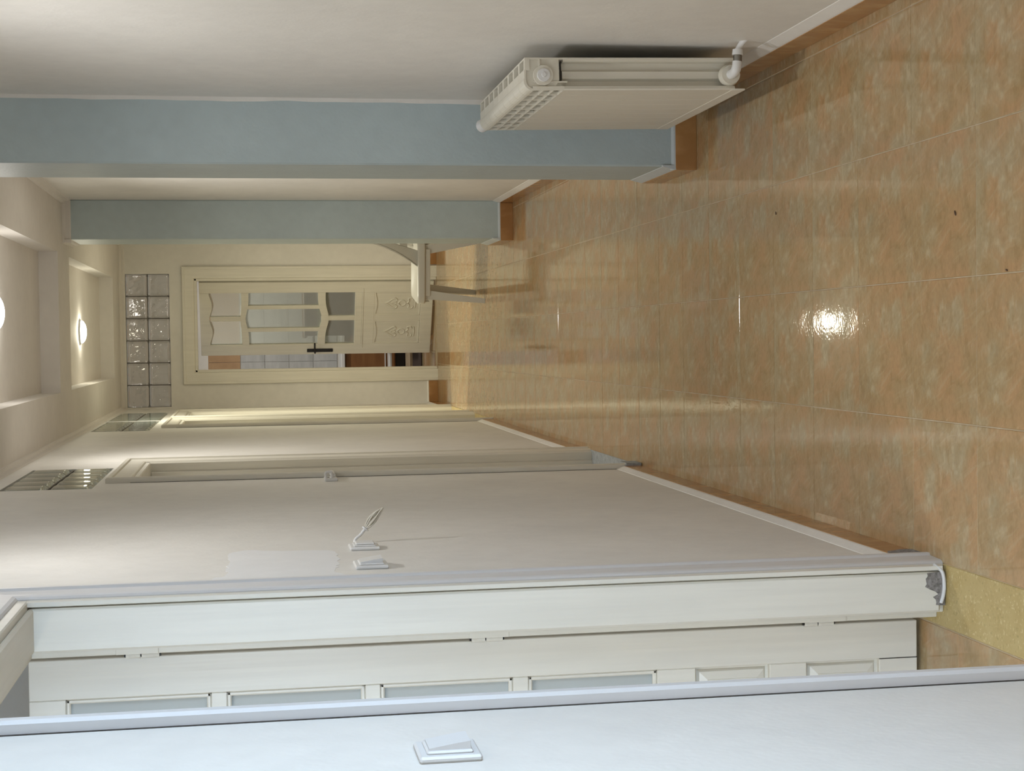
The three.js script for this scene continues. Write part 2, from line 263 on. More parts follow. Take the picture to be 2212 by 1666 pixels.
// casing of a doorway in the left wall: profile runs from the opening outwards
function casingLeft(parent, [d0, d1, top], w, t, mat, wNear = w) {
  const gapc = 0.004, k = wNear / w;
  mesh('casing', prism(casProf(wNear, t), 0, 1, (u, v, s) => [XL + v, s * (top + u), d0 - u]), mat, parent);
  mesh('casing', prism(casProf(w, t), 0, 1, (u, v, s) => [XL + v, s * (top + u), d1 + u]), mat, parent);
  mesh('casing', prism(casProf(w, t), 0, 1, (u, v, s) => [XL + v, top + u * lerp(k, 1, s), lerp(d0 - u * k, d1 + u, s)]), mat, parent);
  for (const [e, s] of [[d0 - wNear, -1], [d1 + w, 1]]) mesh('shadow_gap', bx(XL - 0.001, XL + 0.0012, 0.1, top, Math.min(e, e + s * gapc), Math.max(e, e + s * gapc)), M.gap, parent);
}
// ---- nearest doorway, leaf swung open into the side room
{
  const D = tag(group('door_1'), 'nearest cream door with glazed panes standing open in the side room', 'door', null, 'structure'), [d0, d1, top] = DOORS.n;
  casingLeft(D, DOORS.n, 0.092, 0.02, M.white, 0.06);
  // lining boards
  const jam = (f, name = 'jamb') => mesh(name, f, M.cream, D);
  jam(bx(-0.654, XL + 0.004, 0, top - 0.002, d1 - 0.006, d1 + 0.0415, 0.003)); jam(bx(XLB, -0.65, 0, top - 0.002, d1 + 0.03, d1 + 0.0415, 0.002)); jam(bx(XLB - 0.002, XL + 0.004, 0, top - 0.002, d0 - 0.02, d0 + 0.002, 0.003)); jam(bx(XLB - 0.002, XL + 0.004, top - 0.022, top + 0.004, d0 - 0.004, d1 + 0.044, 0.003), 'head_jamb');
  jam(bx(-0.652, XL - 0.012, 0.014, top - 0.022, d1 - 0.018, d1 - 0.002, 0.005), 'stop'); jam(bx(-0.652, XL - 0.012, top - 0.034, top - 0.02, d0, d1, 0.005), 'stop');
  jam(prism([[-0.557, 0], [-0.545, 0], [-0.541, 0.006], [-0.543, 0.014], [-0.552, 0.016]], 0.01, top - 0.02, (u, v, s) => [u, s, d1 - 0.006 - v]), 'bead');
  for (const q of [[-0.585, -0.571], [-0.632, -0.62]]) mesh('notch', bx(q[0], q[1], top - 0.0235, top - 0.0195, d1 - 0.0195, d1 - 0.017), M.gap, D);
  // chipped paint and filler at the foot of the lining
  const chip = []; for (let i = 0; i <= 12; i++) chip.push([-0.56 - i * 0.0062, 0.026 + 0.022 * hash(i, 2, 77) + 0.012 * Math.sin(i * 0.5)]);
  mesh('bare_plaster', prism([[-0.556, 0.004], ...chip, [-0.636, 0.004]], d1 - 0.0195, d1 - 0.016, (u, v, s) => [u, v, s]), M.rubble, D);
  mesh('sealant_bead', tube([[-0.54, 0.03, d1 - 0.014], [-0.556, 0.012, d1 - 0.020], [-0.585, 0.007, d1 - 0.022], [-0.612, 0.009, d1 - 0.021], [-0.63, 0.014, d1 - 0.019]], 0.0045, 24, 6), M.patch, D);
  mesh('bare_plaster', prism([[3.45, 0.0], [3.53, 0.0], [3.535, 0.03], [3.52, 0.05], [3.51, 0.072], [3.48, 0.082], [3.452, 0.08]], XL + 0.006, XL + 0.0155, (u, v, s) => [s, v, u]), M.rubble, D);
  // leaf
  const L = group('leaf', D), f0 = 3.476, f1 = 3.516, xh = -0.694, xe = -1.60, st = 0.09, yb = 0.012, yt = 2.083;
  const wood = (x0, x1, y0, y1, name, b = 0.002) => mesh(name, bx(x0, x1, y0, y1, f0, f1, b), M.cream, L);
  wood(xh - st, xh, yb, yt, 'stile'); wood(xe, xe + st, yb, yt, 'stile');
  const ys = [[2.005, yt], [1.656, 1.69], [1.312, 1.346], [0.969, 1.005], [0.568, 0.661], [0.293, 0.385], [yb, 0.109]];
  for (const [a, b] of ys) wood(xe + st, xh - st, a, b, b - a < 0.05 ? 'muntin' : 'rail', 0.0015);
  const glass = phy({ color: C(222, 228, 226), transmission: 0.35, thickness: 0, roughness: 0.6, ior: 1.5 });
  const bead = (x0, x1, y0, y1) => { const w = 0.010; for (const [a, b, c, e] of [[x0, x1, y1 - w, y1], [x0, x1, y0, y0 + w], [x1 - w, x1, y0, y1], [x0, x0 + w, y0, y1]]) mesh('glazing_bead', bx(a, b, c, e, f0 + 0.003, f0 + 0.014, 0.003), M.cream, L); };
  for (let i = 0; i < 4; i++) { const y0 = ys[i + 1][1], y1 = ys[i][0]; mesh('pane', bx(xe + st, xh - st, y0, y1, f0 + 0.016, f0 + 0.020), glass, L); bead(xe + st, xh - st, y0, y1); }
  for (const [y0, y1] of [[0.385, 0.568], [0.109, 0.293]]) {
    const P = new Poly(), X0 = xe + st, X1 = xh - st, r = [[0, 0.016], [0.007, 0.017], [0.012, 0.010], [0.030, 0.0045], [0.031, 0.003]], ring = (k) => { const [e, dd] = r[k]; return [[X0 + e, y0 + e, f0 + dd], [X1 - e, y0 + e, f0 + dd], [X1 - e, y1 - e, f0 + dd], [X0 + e, y1 - e, f0 + dd]]; };
    const c = [(X0 + X1) / 2, (y0 + y1) / 2, f1 + 0.1];
    for (let k = 0; k + 1 < r.length; k++) { const A = ring(k), B = ring(k + 1); for (let i = 0; i < 4; i++) P.face([A[i], A[(i + 1) % 4], B[(i + 1) % 4], B[i]], c); }
    P.face(ring(r.length - 1), c); P.face([[X0, y0, f1 - 0.012], [X1, y0, f1 - 0.012], [X1, y1, f1 - 0.012], [X0, y1, f1 - 0.012]]);
    mesh('raised_panel', P.geo(), M.cream, L);
  }
  mesh('joint_line', bx(xh - st - 0.001, xh - st + 0.0005, yb, 0.109, f0 - 0.0003, f0 + 0.002), M.gap, L);
  for (const [yy] of [[1.843], [1.073], [0.273]]) {
    const h = group('hinge', D);
    mesh('plate', bx(-0.6715, -0.655, yy - 0.045, yy + 0.045, d1 + 0.027, d1 + 0.0305, 0.0008), M.cream, h);
    for (const [a, b] of [[-0.042, -0.004], [-0.001, 0.03]]) mesh('knuckle', cyl([-0.688, yy + a, 3.464], [-0.688, yy + b, 3.464], 0.0075, 0.0075, 14), M.cream, h);
    mesh('pin', cyl([-0.688, yy - 0.046, 3.464], [-0.688, yy + 0.034, 3.464], 0.0045, 0.0045, 10), M.black, h);
  }
}
// ---- closed door in the middle of the left wall, and the two far doorways
function plainDoor(n, key, label, leafAt, leafMat) {
  const D = tag(group('door_' + n), label, 'door', null, 'structure'), [d0, d1, top] = DOORS[key];
  casingLeft(D, DOORS[key], 0.095, 0.022, M.cream);
  mesh('jamb', bx(XLB, XL + 0.006, 0, top, d1 - 0.022, d1 + 0.002, 0.004), M.cream, D); mesh('jamb', bx(XLB, XL + 0.006, 0, top, d0 - 0.002, d0 + 0.022, 0.004), M.cream, D);
  mesh('head_jamb', bx(XLB, XL + 0.006, top - 0.022, top + 0.002, d0 - 0.002, d1 + 0.002, 0.004), M.cream, D); mesh('stop', bx(-0.63, -0.58, 0, top - 0.022, d1 - 0.034, d1 - 0.02, 0.004), M.cream, D);
  if (leafAt) {
    const L = group('leaf', D), b = (y0, y1, a0, a1, nm) => mesh(nm, bx(leafAt - 0.04, leafAt, y0, y1, a0, a1, 0.003), leafMat || M.cream, L);
    b(0.01, top - 0.024, d0 + 0.024, d0 + 0.12, 'stile'); b(0.01, top - 0.024, d1 - 0.12, d1 - 0.024, 'stile');
    for (const [y0, y1] of [[0.01, 0.16], [0.86, 1.0], [1.9, top - 0.024]]) b(y0, y1, d0 + 0.12, d1 - 0.12, 'rail');
    for (const [y0, y1] of [[0.16, 0.86], [1.0, 1.9]]) mesh('panel', bx(leafAt - 0.03, leafAt - 0.012, y0, y1, d0 + 0.12, d1 - 0.12, 0.004), leafMat || M.cream, L);
  }
  return D;
}
{
  const D = plainDoor(2, 'm', 'closed cream door under two rows of glass blocks, mid corridor', -0.645);
  mesh('plinth_patch', bx(XL, XL + 0.024, 0, 0.07, 6.148, 6.262, 0.004), M.stone, D);
  // hasp across the gap
  const h = group('hasp', D);
  mesh('plate', bx(XL, XL + 0.012, 1.262, 1.312, 5.965, 6.06, 0.003), M.plastic, h); mesh('strap', bx(XL + 0.010, XL + 0.026, 1.268, 1.285, 6.02, 6.18, 0.003), M.plastic, h);
  mesh('staple', tube([[XL + 0.008, 1.305, 5.99], [XL + 0.034, 1.307, 5.985], [XL + 0.034, 1.285, 5.985], [XL + 0.008, 1.284, 5.99]], 0.005, 16, 6), M.plastic, h); mesh('keyhole', bx(XL + 0.0115, XL + 0.0125, 1.292, 1.306, 6.0, 6.03), M.black, h);
}
plainDoor(3, 'c', 'recessed far door nearest after the long blank wall stretch', -0.65);
plainDoor(4, 'f', 'open far doorway casting light onto the floor near the end wall', 0);
// ---- end wall: door standing ajar, hinged at its right-hand jamb
const endLeafAngle = 33 * Math.PI / 180;
{
  const D = tag(group('door_5'), 'cream panelled door with frosted panes and black handle standing ajar at corridor end', 'door', null, 'structure'), [x0, x1, top] = ED, w = 0.10, t = 0.026;
  mesh('casing', prism(casProf(w, t), 0, 1, (u, v, s) => [x0 - u, s * (top + u), DE - v]), M.cream, D);
  mesh('casing', prism(casProf(w, t), 0, 1, (u, v, s) => [x1 + u, s * (top + u), DE - v]), M.cream, D);
  mesh('casing', prism(casProf(w, t), 0, 1, (u, v, s) => [lerp(x0 - u, x1 + u, s), top + u, DE - v]), M.cream, D);
  for (const [a, b] of [[x0 - 0.002, x0 + 0.022], [x1 - 0.022, x1 + 0.002]]) mesh('jamb', bx(a, b, 0, top, DE - 0.004, DE + 0.13, 0.004), M.cream, D);
  mesh('head_jamb', bx(x0, x1, top - 0.022, top + 0.002, DE - 0.004, DE + 0.13, 0.004), M.cream, D);
  // leaf in its own frame: X runs from the hinge to the lock edge, Y up, front face at local Z = 0
  const W = 0.735, Hh = 1.985, L = group('leaf', D, [x1 - 0.025, 0.012, -(DE + 0.085)]); L.rotation.y = Math.PI - endLeafAngle; // local +X points left and away
  const F = 0, K = 0.038; // the side turned to the corridor is local -Z ... built symmetric
  const lb = (a0, a1, y0, y1, name, th = K, b = 0.003) => { const m = mesh(name, bx(a0, a1, y0, y1, -th / 2, th / 2, b), M.cream, L); return m; };
  const st = 0.105;
  lb(0, st, 0, Hh, 'stile'); lb(W - st, W, 0, Hh, 'stile');
  const plate = (poly, name, th = K) => mesh(name, prism(poly, -th / 2, th / 2, (u, v, s) => [u, v, s]), M.cream, L);
  const wave = (xa, xb, y, amp, n = 16, ph = 0) => Array.from({ length: n + 1 }, (_, i) => { const q = i / n; return [lerp(xa, xb, q), y + amp * Math.cos(2 * Math.PI * (q + ph))]; });
  // top rail with a scalloped lower edge
  plate([...wave(st, W / 2, 1.895, 0.012), ...wave(W / 2, W - st, 1.895, 0.012).slice(1), [W - st, Hh], [st, Hh]], 'rail');
  const bump = (xa, xb, y, amp, n = 14) => Array.from({ length: n + 1 }, (_, i) => { const q = i / n; return [lerp(xa, xb, q), y + amp * Math.exp(-(((q - 0.5) / 0.2) ** 2))]; });
  plate([...bump(st, W - st, 1.575, 0.028), ...bump(W - st, st, 1.635, 0.012).map((q) => q)], 'rail');           // arched rail under the top panes
  plate([...bump(st, W - st, 0.925, -0.03), ...bump(W - st, st, 0.99, -0.035)], 'rail');                          // sagging rail
  lb(st, W - st, 0.61, 0.672, 'rail'); lb(st, W - st, 0.505, 0.598, 'rail'); lb(st, W - st, 0, 0.105, 'rail');
  mesh('rail_groove', bx(st * 0.6, W - st * 0.6, 0.598, 0.61, -K / 2 - 0.004, K / 2 + 0.004, 0.003), M.cream, L);
  lb(W / 2 - 0.022, W / 2 + 0.022, 1.63, 1.90, 'muntin', 0.03); lb(W / 2 - 0.022, W / 2 + 0.022, 0.672, 0.96, 'muntin', 0.03);
  for (const q of [0.345, 0.655]) lb(W * q - 0.017, W * q + 0.017, 0.97, 1.60, 'muntin', 0.03);
  lb(W / 2 - 0.028, W / 2 + 0.028, 0.10, 0.51, 'muntin', 0.034);
  const frost = phy({ color: C(236, 238, 232), transmission: 1, thickness: 0, roughness: 0.5, ior: 1.5, bumpMap: rollerBump, bumpScale: 0.001 });
  const pane = (a0, a1, y0, y1) => mesh('pane', bx(a0, a1, y0, y1, -0.003, 0.003), frost, L);
  pane(st, W / 2 - 0.02, 1.62, 1.905); pane(W / 2 + 0.02, W - st, 1.62, 1.905); pane(st, W / 2 - 0.02, 0.66, 0.99); pane(W / 2 + 0.02, W - st, 0.66, 0.99);
  for (const [a, b] of [[st, W * 0.345 - 0.015], [W * 0.345 + 0.015, W * 0.655 - 0.015], [W * 0.655 + 0.015, W - st]]) pane(a, b, 0.9, 1.64);
  // carved lower panels with a scroll ornament
  for (const [a, b] of [[st, W / 2 - 0.028], [W / 2 + 0.028, W - st]]) {
    const m = (a + b) / 2;
    mesh('panel', bx(a, b, 0.1, 0.51, -0.008, 0.008, 0.003), M.cream, L);
    for (const [p, q, r, s] of [[a, a + 0.012, 0.105, 0.505], [b - 0.012, b, 0.105, 0.505], [a, b, 0.105, 0.117]]) mesh('panel_moulding', bx(p, q, r, s, -0.017, 0.017, 0.004), M.cream, L);
    plate(wave(a, b, 0.487, 0.008, 12).concat([[b, 0.51], [a, 0.51]]), 'panel_moulding', 0.034);
    for (const z of [-0.0085, 0.0085]) {
      const orn = (pts, r = 0.008) => mesh('carving', tube(pts.map((q) => [m + q[0], q[1], z]), r, 26, 6), M.cream, L);
      orn([[0, 0.42], [0.014, 0.385], [0.04, 0.35], [0.05, 0.325], [0.03, 0.31], [0.018, 0.33]]); orn([[0, 0.42], [-0.014, 0.385], [-0.04, 0.35], [-0.05, 0.325], [-0.03, 0.31], [-0.018, 0.33]]);
      orn([[0, 0.36], [0.012, 0.34], [0, 0.315], [-0.012, 0.34], [0, 0.36]], 0.006); orn([[0, 0.30], [0.026, 0.275], [0.018, 0.245], [0, 0.235], [-0.018, 0.245], [-0.026, 0.275], [0, 0.30]]);
      orn([[0, 0.225], [0.02, 0.205], [0.045, 0.21], [0.05, 0.18], [0.03, 0.17]]); orn([[0, 0.225], [-0.02, 0.205], [-0.045, 0.21], [-0.05, 0.18], [-0.03, 0.17]]); orn([[-0.05, 0.155], [0, 0.15], [0.05, 0.155]], 0.006);
    }
  }
  // handle set on both faces
  for (const z of [-1, 1]) {
    const hd = group('handle', L), zz = z * K / 2;
    mesh('back_plate', bx(W - 0.062, W - 0.026, 0.855, 1.08, Math.min(zz, zz + z * 0.008), Math.max(zz, zz + z * 0.008), 0.004), M.black, hd);
    mesh('lever', tube([[W - 0.044, 1.012, zz], [W - 0.044, 1.012, zz + z * 0.045], [W - 0.06, 1.014, zz + z * 0.056], [W - 0.15, 1.016, zz + z * 0.056]], 0.0075, 24, 10), M.black, hd);
  }
}

// ---------------------------------------------------------------- glass blocks
const glassB = phy({ color: C(248, 248, 247), transmission: 0.74, roughness: 0.02, ior: 1.5, thickness: 0.08 });
const glassG = phy({ color: C(172, 184, 174), transmission: 0.4, roughness: 0.025, ior: 1.5, thickness: 0.08 });
M.mortar = std({ color: C(118, 112, 104), roughness: 0.9 });
// pillow block with waves pressed into both faces; local X across, Y up, thickness along Z
function blockGeo(w, h, t, f, n = 20, flat = false) {
  const pos = [], idx = [], N = n + 1, v = (i, j, s) => { const u = i / n, q = j / n, eu = Math.min(u, 1 - u) * w, ev = Math.min(q, 1 - q) * h, e = Math.min(flat ? 1 : sstep(0, 0.02, eu), sstep(0, 0.02, ev)); return [(u - 0.5) * w, (q - 0.5) * h, s * (t / 2 - 0.012 * (1 - e)) + e * f(u, q, s)]; };
  for (const s of [-1, 1]) { const b = pos.length / 3; for (let j = 0; j <= n; j++) for (let i = 0; i <= n; i++) pos.push(...v(i, j, s)); for (let j = 0; j < n; j++) for (let i = 0; i < n; i++) { const a = b + j * N + i, c = a + 1, d = a + N, e = d + 1; s > 0 ? idx.push(a, c, e, a, e, d) : idx.push(a, e, c, a, d, e); } }
  const F = N * N, rim = []; for (let i = 0; i < n; i++) rim.push([i, i + 1]); for (let j = 0; j < n; j++) rim.push([j * N + n, (j + 1) * N + n]); for (let i = n; i > 0; i--) rim.push([n * N + i, n * N + i - 1]); for (let j = n; j > 0; j--) rim.push([j * N, (j - 1) * N]);
  for (const [a, b] of rim) idx.push(a, b, b + F, a, b + F, a + F);
  const g = new THREE.BufferGeometry(); g.setAttribute('position', new THREE.Float32BufferAttribute(pos, 3)); g.setIndex(idx); g.computeVertexNormals(); return g;
}
function blockWindow(n, label, count, rows, w, h, shapes, mat, place) {
  const o = tag(group('window_' + n), label, 'glass blocks', null, 'structure');
  for (let r = 0; r < rows; r++) for (let c = 0; c < count; c++) { const m = mesh('glass_block', shapes[(r * 2 + c) % shapes.length], mat, o); place(m, c, r); }
  return o;
}
{
  const w = (EB[1] - EB[0]) / 6, h = (EB[3] - EB[2]) / 2;
  const shapes = [5, 6, 7].map((s) => blockGeo(w - 0.006, h - 0.006, 0.10, (u, q, sg) => (sg > 0 ? 0.0027 : 0.008) * (fbm(u + 0.25 * q + 0.1 * s, q, sg > 0 ? 9 : 6, sg > 0 ? 6 : 3, 2, s * 11 + 40 + sg * 7) - 0.5), 36));
  const o = blockWindow(1, 'two rows of wavy clear glass blocks above the end door', 6, 2, w, h, shapes, glassB, (m, c, r) => m.position.set(EB[0] + (c + 0.5) * w, EB[2] + (r + 0.5) * h, -(DE + 0.052)));
  mesh('mortar', [bx(EB[0], EB[1], (EB[2] + EB[3]) / 2 - 0.0028, (EB[2] + EB[3]) / 2 + 0.0028, DE + 0.018, DE + 0.09), ...[1, 2, 3, 4, 5].map((k) => bx(EB[0] + k * w - 0.0028, EB[0] + k * w + 0.0028, EB[2], EB[3], DE + 0.018, DE + 0.09))], M.mortar, o);
}
const fluted = (w, h) => [1].map(() => blockGeo(w, h, 0.10, (u, q, sg) => sg * (0.0055 * (1 - (2 * u - 1) ** 2) + 0.00012 * Math.cos(2 * Math.PI * 9 * u)), 36, true));
for (const [k, n, cnt, label] of [['m', 2, 5, 'grey-green fluted glass blocks above the closed middle door'], ['c1', 3, 6, 'fluted glass blocks above the recessed far door'], ['c2', 4, 6, 'fluted glass blocks above the open far doorway']]) {
  const [a0, a1, b0, b1] = BLK[k], w = (a1 - a0) / cnt, h = (b1 - b0) / 2;
  const o = blockWindow(n, label, cnt, 2, w, h, fluted(w - 0.0004, h - 0.006), glassG, (m, c, r) => { m.rotation.y = Math.PI / 2; m.position.set(XL - 0.05, b0 + (r + 0.5) * h, -(a0 + (c + 0.5) * w)); });
  mesh('mortar', bx(XL - 0.09, XL - 0.004, (b0 + b1) / 2 - 0.0028, (b0 + b1) / 2 + 0.0028, a0, a1), M.mortar, o);
}
mesh('strip', bx(XL - 0.01, XL + 0.004, 2.21, 2.58, 10.945, 10.995, 0.002), M.white, tag(group('trim_3'), 'white upright strip between the two far groups of glass blocks', 'trim', null, 'structure'));

// ---------------------------------------------------------------- ceiling lamps
function ceilingLamp(x, d, label, color, cd, cone = 1.27, soft = 1) {
  const o = tag(group('ceiling_lamp', scene, [x, CTOP, -d]), label, 'lamp', cone > 1.4 ? null : 'lamps in the sunken ceiling panels');
  const g = new THREE.LatheGeometry([[0.086, 0], [0.086, -0.008], [0.082, -0.012], [0.079, -0.012]].map((q) => new THREE.Vector2(...q)), 40); mesh('base_ring', g, M.plastic, o);
  const pts = []; for (let i = 0; i <= 12; i++) { const a = i / 12 * Math.PI / 2; pts.push(new THREE.Vector2(0.079 * Math.cos(a), -0.01 - 0.036 * Math.sin(a))); }
  mesh('lamp_dome', new THREE.LatheGeometry(pts, 40), std({ color: 0xffffff, emissive: color, emissiveIntensity: 210, roughness: 0.5 }), o);
  const l = new THREE.SpotLight(color, cd, 0, cone, soft, 2); l.castShadow = true; l.shadow.radius = 2; l.position.set(0, -0.026, 0); l.target.position.set(0, -1, 0); l.name = 'lamp_light'; l.target.name = 'lamp_aim'; o.add(l); o.add(l.target);
  return o;
}
const WARM = new THREE.Color(1.0, 0.95, 0.76), NEUT = new THREE.Color(1.0, 0.96, 0.90), COOL = new THREE.Color(1.0, 0.985, 0.98), ROOM = new THREE.Color(0.95, 0.985, 1.0);
ceilingLamp(0.125, 0.38, 'white dome lamp in the ceiling panel over the viewer', COOL, LAMP_CD);
ceilingLamp(0.125, 3.91, 'white dome lamp in the sunken panel above the nearest door', COOL, LAMP_CD * 0.58);
ceilingLamp(0.15, 7.36, 'bright white dome lamp cut off by the top of the view', NEUT, LAMP_CD);
ceilingLamp(0.085, 10.99, 'small glowing dome lamp in the farthest sunken ceiling panel', WARM, LAMP_CD * 1.28);

// lamp in the room behind the open far doorway and in the kitchen
function roomLamp(x, d, label, color, cd) { const o = ceilingLamp(x, d, label, color, cd, 1.518, 0.5); o.position.y = 2.66; return o; }
roomLamp(-1.75, 11.85, 'dome lamp inside the room behind the open far doorway', WARM, 90);
roomLamp(0.35, 14.6, 'dome lamp on the kitchen ceiling', NEUT, 38);
roomLamp(-1.9, 1.9, 'dome lamp on the side room ceiling', NEUT, 46).traverse((q) => { if (q.isLight) q.shadow.radius = 7; });

// ---------------------------------------------------------------- window of the corridor and of the side room (beside the viewer)
function sideWindow(n, x, [d0, d1, y0, y1], label, dir) {
  const o = tag(group('window_' + n), label, 'window', null, 'structure'), t = 0.06, a = x - 0.03, b = x + 0.03;
  for (const [p, q, r, s] of [[d0, d1, y0, y0 + t], [d0, d1, y1 - t, y1], [d0, d0 + t, y0, y1], [d1 - t, d1, y0, y1], [(d0 + d1) / 2 - 0.03, (d0 + d1) / 2 + 0.03, y0, y1]]) mesh('window_frame', bx(a, b, r, s, p, q, 0.004), M.plastic, o);
  mesh('pane', bx(x - 0.002, x + 0.002, y0 + t, y1 - t, d0 + t, d1 - t), phy({ color: 0xffffff, transmission: 1, thickness: 0, roughness: 0 }), o);
}
sideWindow(5, XRB - 0.05, WIN, 'window in the corridor wall beside the viewer', 1);
{
  const o = tag(group('window_6'), 'window of the side room facing the open door', 'window', null, 'structure');
  for (const [a, b, y0, y1] of [[-2.6, -1.0, 0.8, 0.86], [-2.6, -1.0, 2.24, 2.3], [-2.6, -2.54, 0.8, 2.3], [-1.06, -1.0, 0.8, 2.3], [-1.83, -1.77, 0.8, 2.3]]) mesh('window_frame', bx(a, b, y0, y1, 0.21, 0.27, 0.004), M.plastic, o);
  mesh('pane', bx(-2.54, -1.06, 0.86, 2.24, 0.238, 0.242), phy({ color: 0xffffff, transmission: 1, thickness: 0, roughness: 0 }), o);
}
sideWindow(7, ROOMX - 0.06, [6.4, 7.2, 1.2, 2.0], 'small window of the room behind the closed middle door', -1);

// ---------------------------------------------------------------- radiator
{
  const R = tag(group('radiator', scene, [0.80, 0.17, -4.27]), 'white aluminium radiator with a grille top hung on the wall by the pilaster', 'radiator');
  R.rotation.z = -0.0165 * -1;   // hangs a little off plumb: foot farther from the wall than the top
  M.rad = std({ color: C(226, 222, 208), roughness: 0.38, bumpMap: brush, bumpScale: 0.0001 });
  const N = 9, W = 0.83 / N, D = 0.092, Ht = 0.648, fx = -D; // local x: 0 at the back, -D at the front; y from the foot; d along the corridor
  const to = (u, v, s) => [u, s, v];
  const c = W / 2;
  const prof = [[fx, 0.0015], [fx + 0.004, 0], [fx + 0.012, 0.004], [fx + 0.013, c - 0.012], [fx + 0.030, c - 0.012], [fx + 0.036, c - 0.022], [fx + 0.056, c - 0.022], [fx + 0.062, c - 0.012], [-0.012, c - 0.012], [-0.011, 0.006], [0, 0.004],
    [0, W - 0.004], [-0.011, W - 0.006], [-0.012, c + 0.012], [fx + 0.062, c + 0.012], [fx + 0.056, c + 0.022], [fx + 0.036, c + 0.022], [fx + 0.030, c + 0.012], [fx + 0.013, c + 0.012], [fx + 0.012, W - 0.004], [fx + 0.004, W], [fx, W - 0.0015]];
  const parts = [prism(prof, 0.03, 0.533, to)];
  // front plate below and beside the grille
  parts.push(bx(fx - 0.001, fx + 0.004, 0, 0.04, 0.0008, W - 0.0008, 0.001));
  // grille: three openings framed by bars
  const gy = [0.533, 0.562, 0.591, 0.621];
  for (const y of gy) parts.push(bx(fx, fx + 0.012, y - 0.0015, y + 0.0015, 0.001, W - 0.001, 0.0006));
  for (const [a, b] of [[0.0008, 0.0045], [W - 0.0045, W - 0.0008]]) parts.push(bx(fx, fx + 0.012, gy[0], gy[3], a, b, 0.0008));
  parts.push(bx(fx + 0.022, fx + 0.026, gy[0] - 0.01, gy[3], 0.002, W - 0.002));
  // rounded top cap, then a slatted opening at the back
  const cap = []; for (let i = 0; i <= 8; i++) { const a = Math.PI * (1 - i / 8 * 0.62); cap.push([fx + 0.026 + 0.026 * Math.cos(a), 0.623 + 0.025 * Math.sin(a)]); }
  const capOuter = [...cap, [-0.034, 0.6465], [-0.034, 0.6405], [fx + 0.028, 0.642], ...cap.slice(0, 5).reverse().map((q) => [q[0] + 0.005, q[1] - 0.005])];
  parts.push(prism(capOuter, 0.0006, W - 0.0006, (u, v, s) => [u, v, s]));
  parts.push(bx(-0.005, 0, 0.03, 0.645, 0.001, W - 0.001, 0.001));
  for (const [a, b] of [[0.0006, 0.008], [W - 0.008, W - 0.0006]]) parts.push(bx(-0.036, -0.003, 0.63, 0.6455, a, b, 0.001));
  parts.push(bx(-0.036, -0.003, 0.60, 0.605, 0.001, W - 0.001));
  const secGeo = mergeGeometries(parts, false);
  for (let i = 0; i < N; i++) { const s = mesh('section', secGeo, M.rad, R); s.position.z = -i * W; }
  // end cheek: hub round the upper manifold and a rounded shoulder
  const cheek = []; for (let i = 0; i <= 10; i++) { const a = Math.PI - i / 10 * Math.PI / 2; cheek.push([fx + 0.028 + 0.026 * Math.cos(a), 0.618 + 0.028 * Math.sin(a)]); }
  mesh('end_cheek', [prism([[fx + 0.004, 0.56], ...cheek.map((q) => [q[0] + 0.004, q[1]]), [-0.004, 0.644], [-0.002, 0.545], [fx + 0.03, 0.545]].map((q) => q), 0.006, 0.018, (u, v, s) => [u, v, s]), cyl([-0.050, 0.592, 0.02], [-0.050, 0.592, -0.004], 0.030, 0.028, 28)], M.rad, R);
  mesh('manifold', cyl([-0.05, 0.592, 0.012], [-0.05, 0.592, 0.83 - 0.012], 0.02, 0.02, 18), M.rad, R); mesh('manifold', cyl([-0.05, 0.045, 0.004], [-0.05, 0.045, 0.83 - 0.012], 0.021, 0.021, 18), M.rad, R);
  mesh('end_plug', [cyl([-0.050, 0.592, 0], [-0.050, 0.592, -0.010], 0.019, 0.018, 24), cyl([-0.050, 0.592, -0.008], [-0.050, 0.592, -0.014], 0.007, 0.006, 14)], M.plastic, R);
  mesh('vent_valve', [cyl([-0.062, 0.61, 0.82], [-0.066, 0.622, 0.85], 0.012, 0.012, 18), cyl([-0.066, 0.620, 0.845], [-0.070, 0.634, 0.885], 0.020, 0.022, 20)], M.plastic, R);
  mesh('lower_hub', cyl([-0.05, 0.045, 0.012], [-0.05, 0.045, -0.012], 0.031, 0.027, 28), M.rad, R);
  const V = group('valve', R);
  mesh('elbow', tube([[-0.05, 0.045, 0.0], [-0.05, 0.045, -0.028], [-0.046, 0.043, -0.044], [-0.034, 0.04, -0.05], [-0.02, 0.038, -0.05]], 0.014, 24, 14), M.plastic, V);
  mesh('union_nut', cyl([-0.022, 0.038, -0.05], [-0.002, 0.037, -0.05], 0.0125, 0.0125, 6), M.steel, V);
  mesh('lock_nut', cyl([-0.002, 0.037, -0.05], [0.014, 0.036, -0.05], 0.0165, 0.015, 8), M.plastic, V);
  mesh('pipe', tube([[0.012, 0.036, -0.05], [0.028, 0.028, -0.056], [0.046, 0.014, -0.075]], 0.0085, 16, 12), M.plastic, V);
}

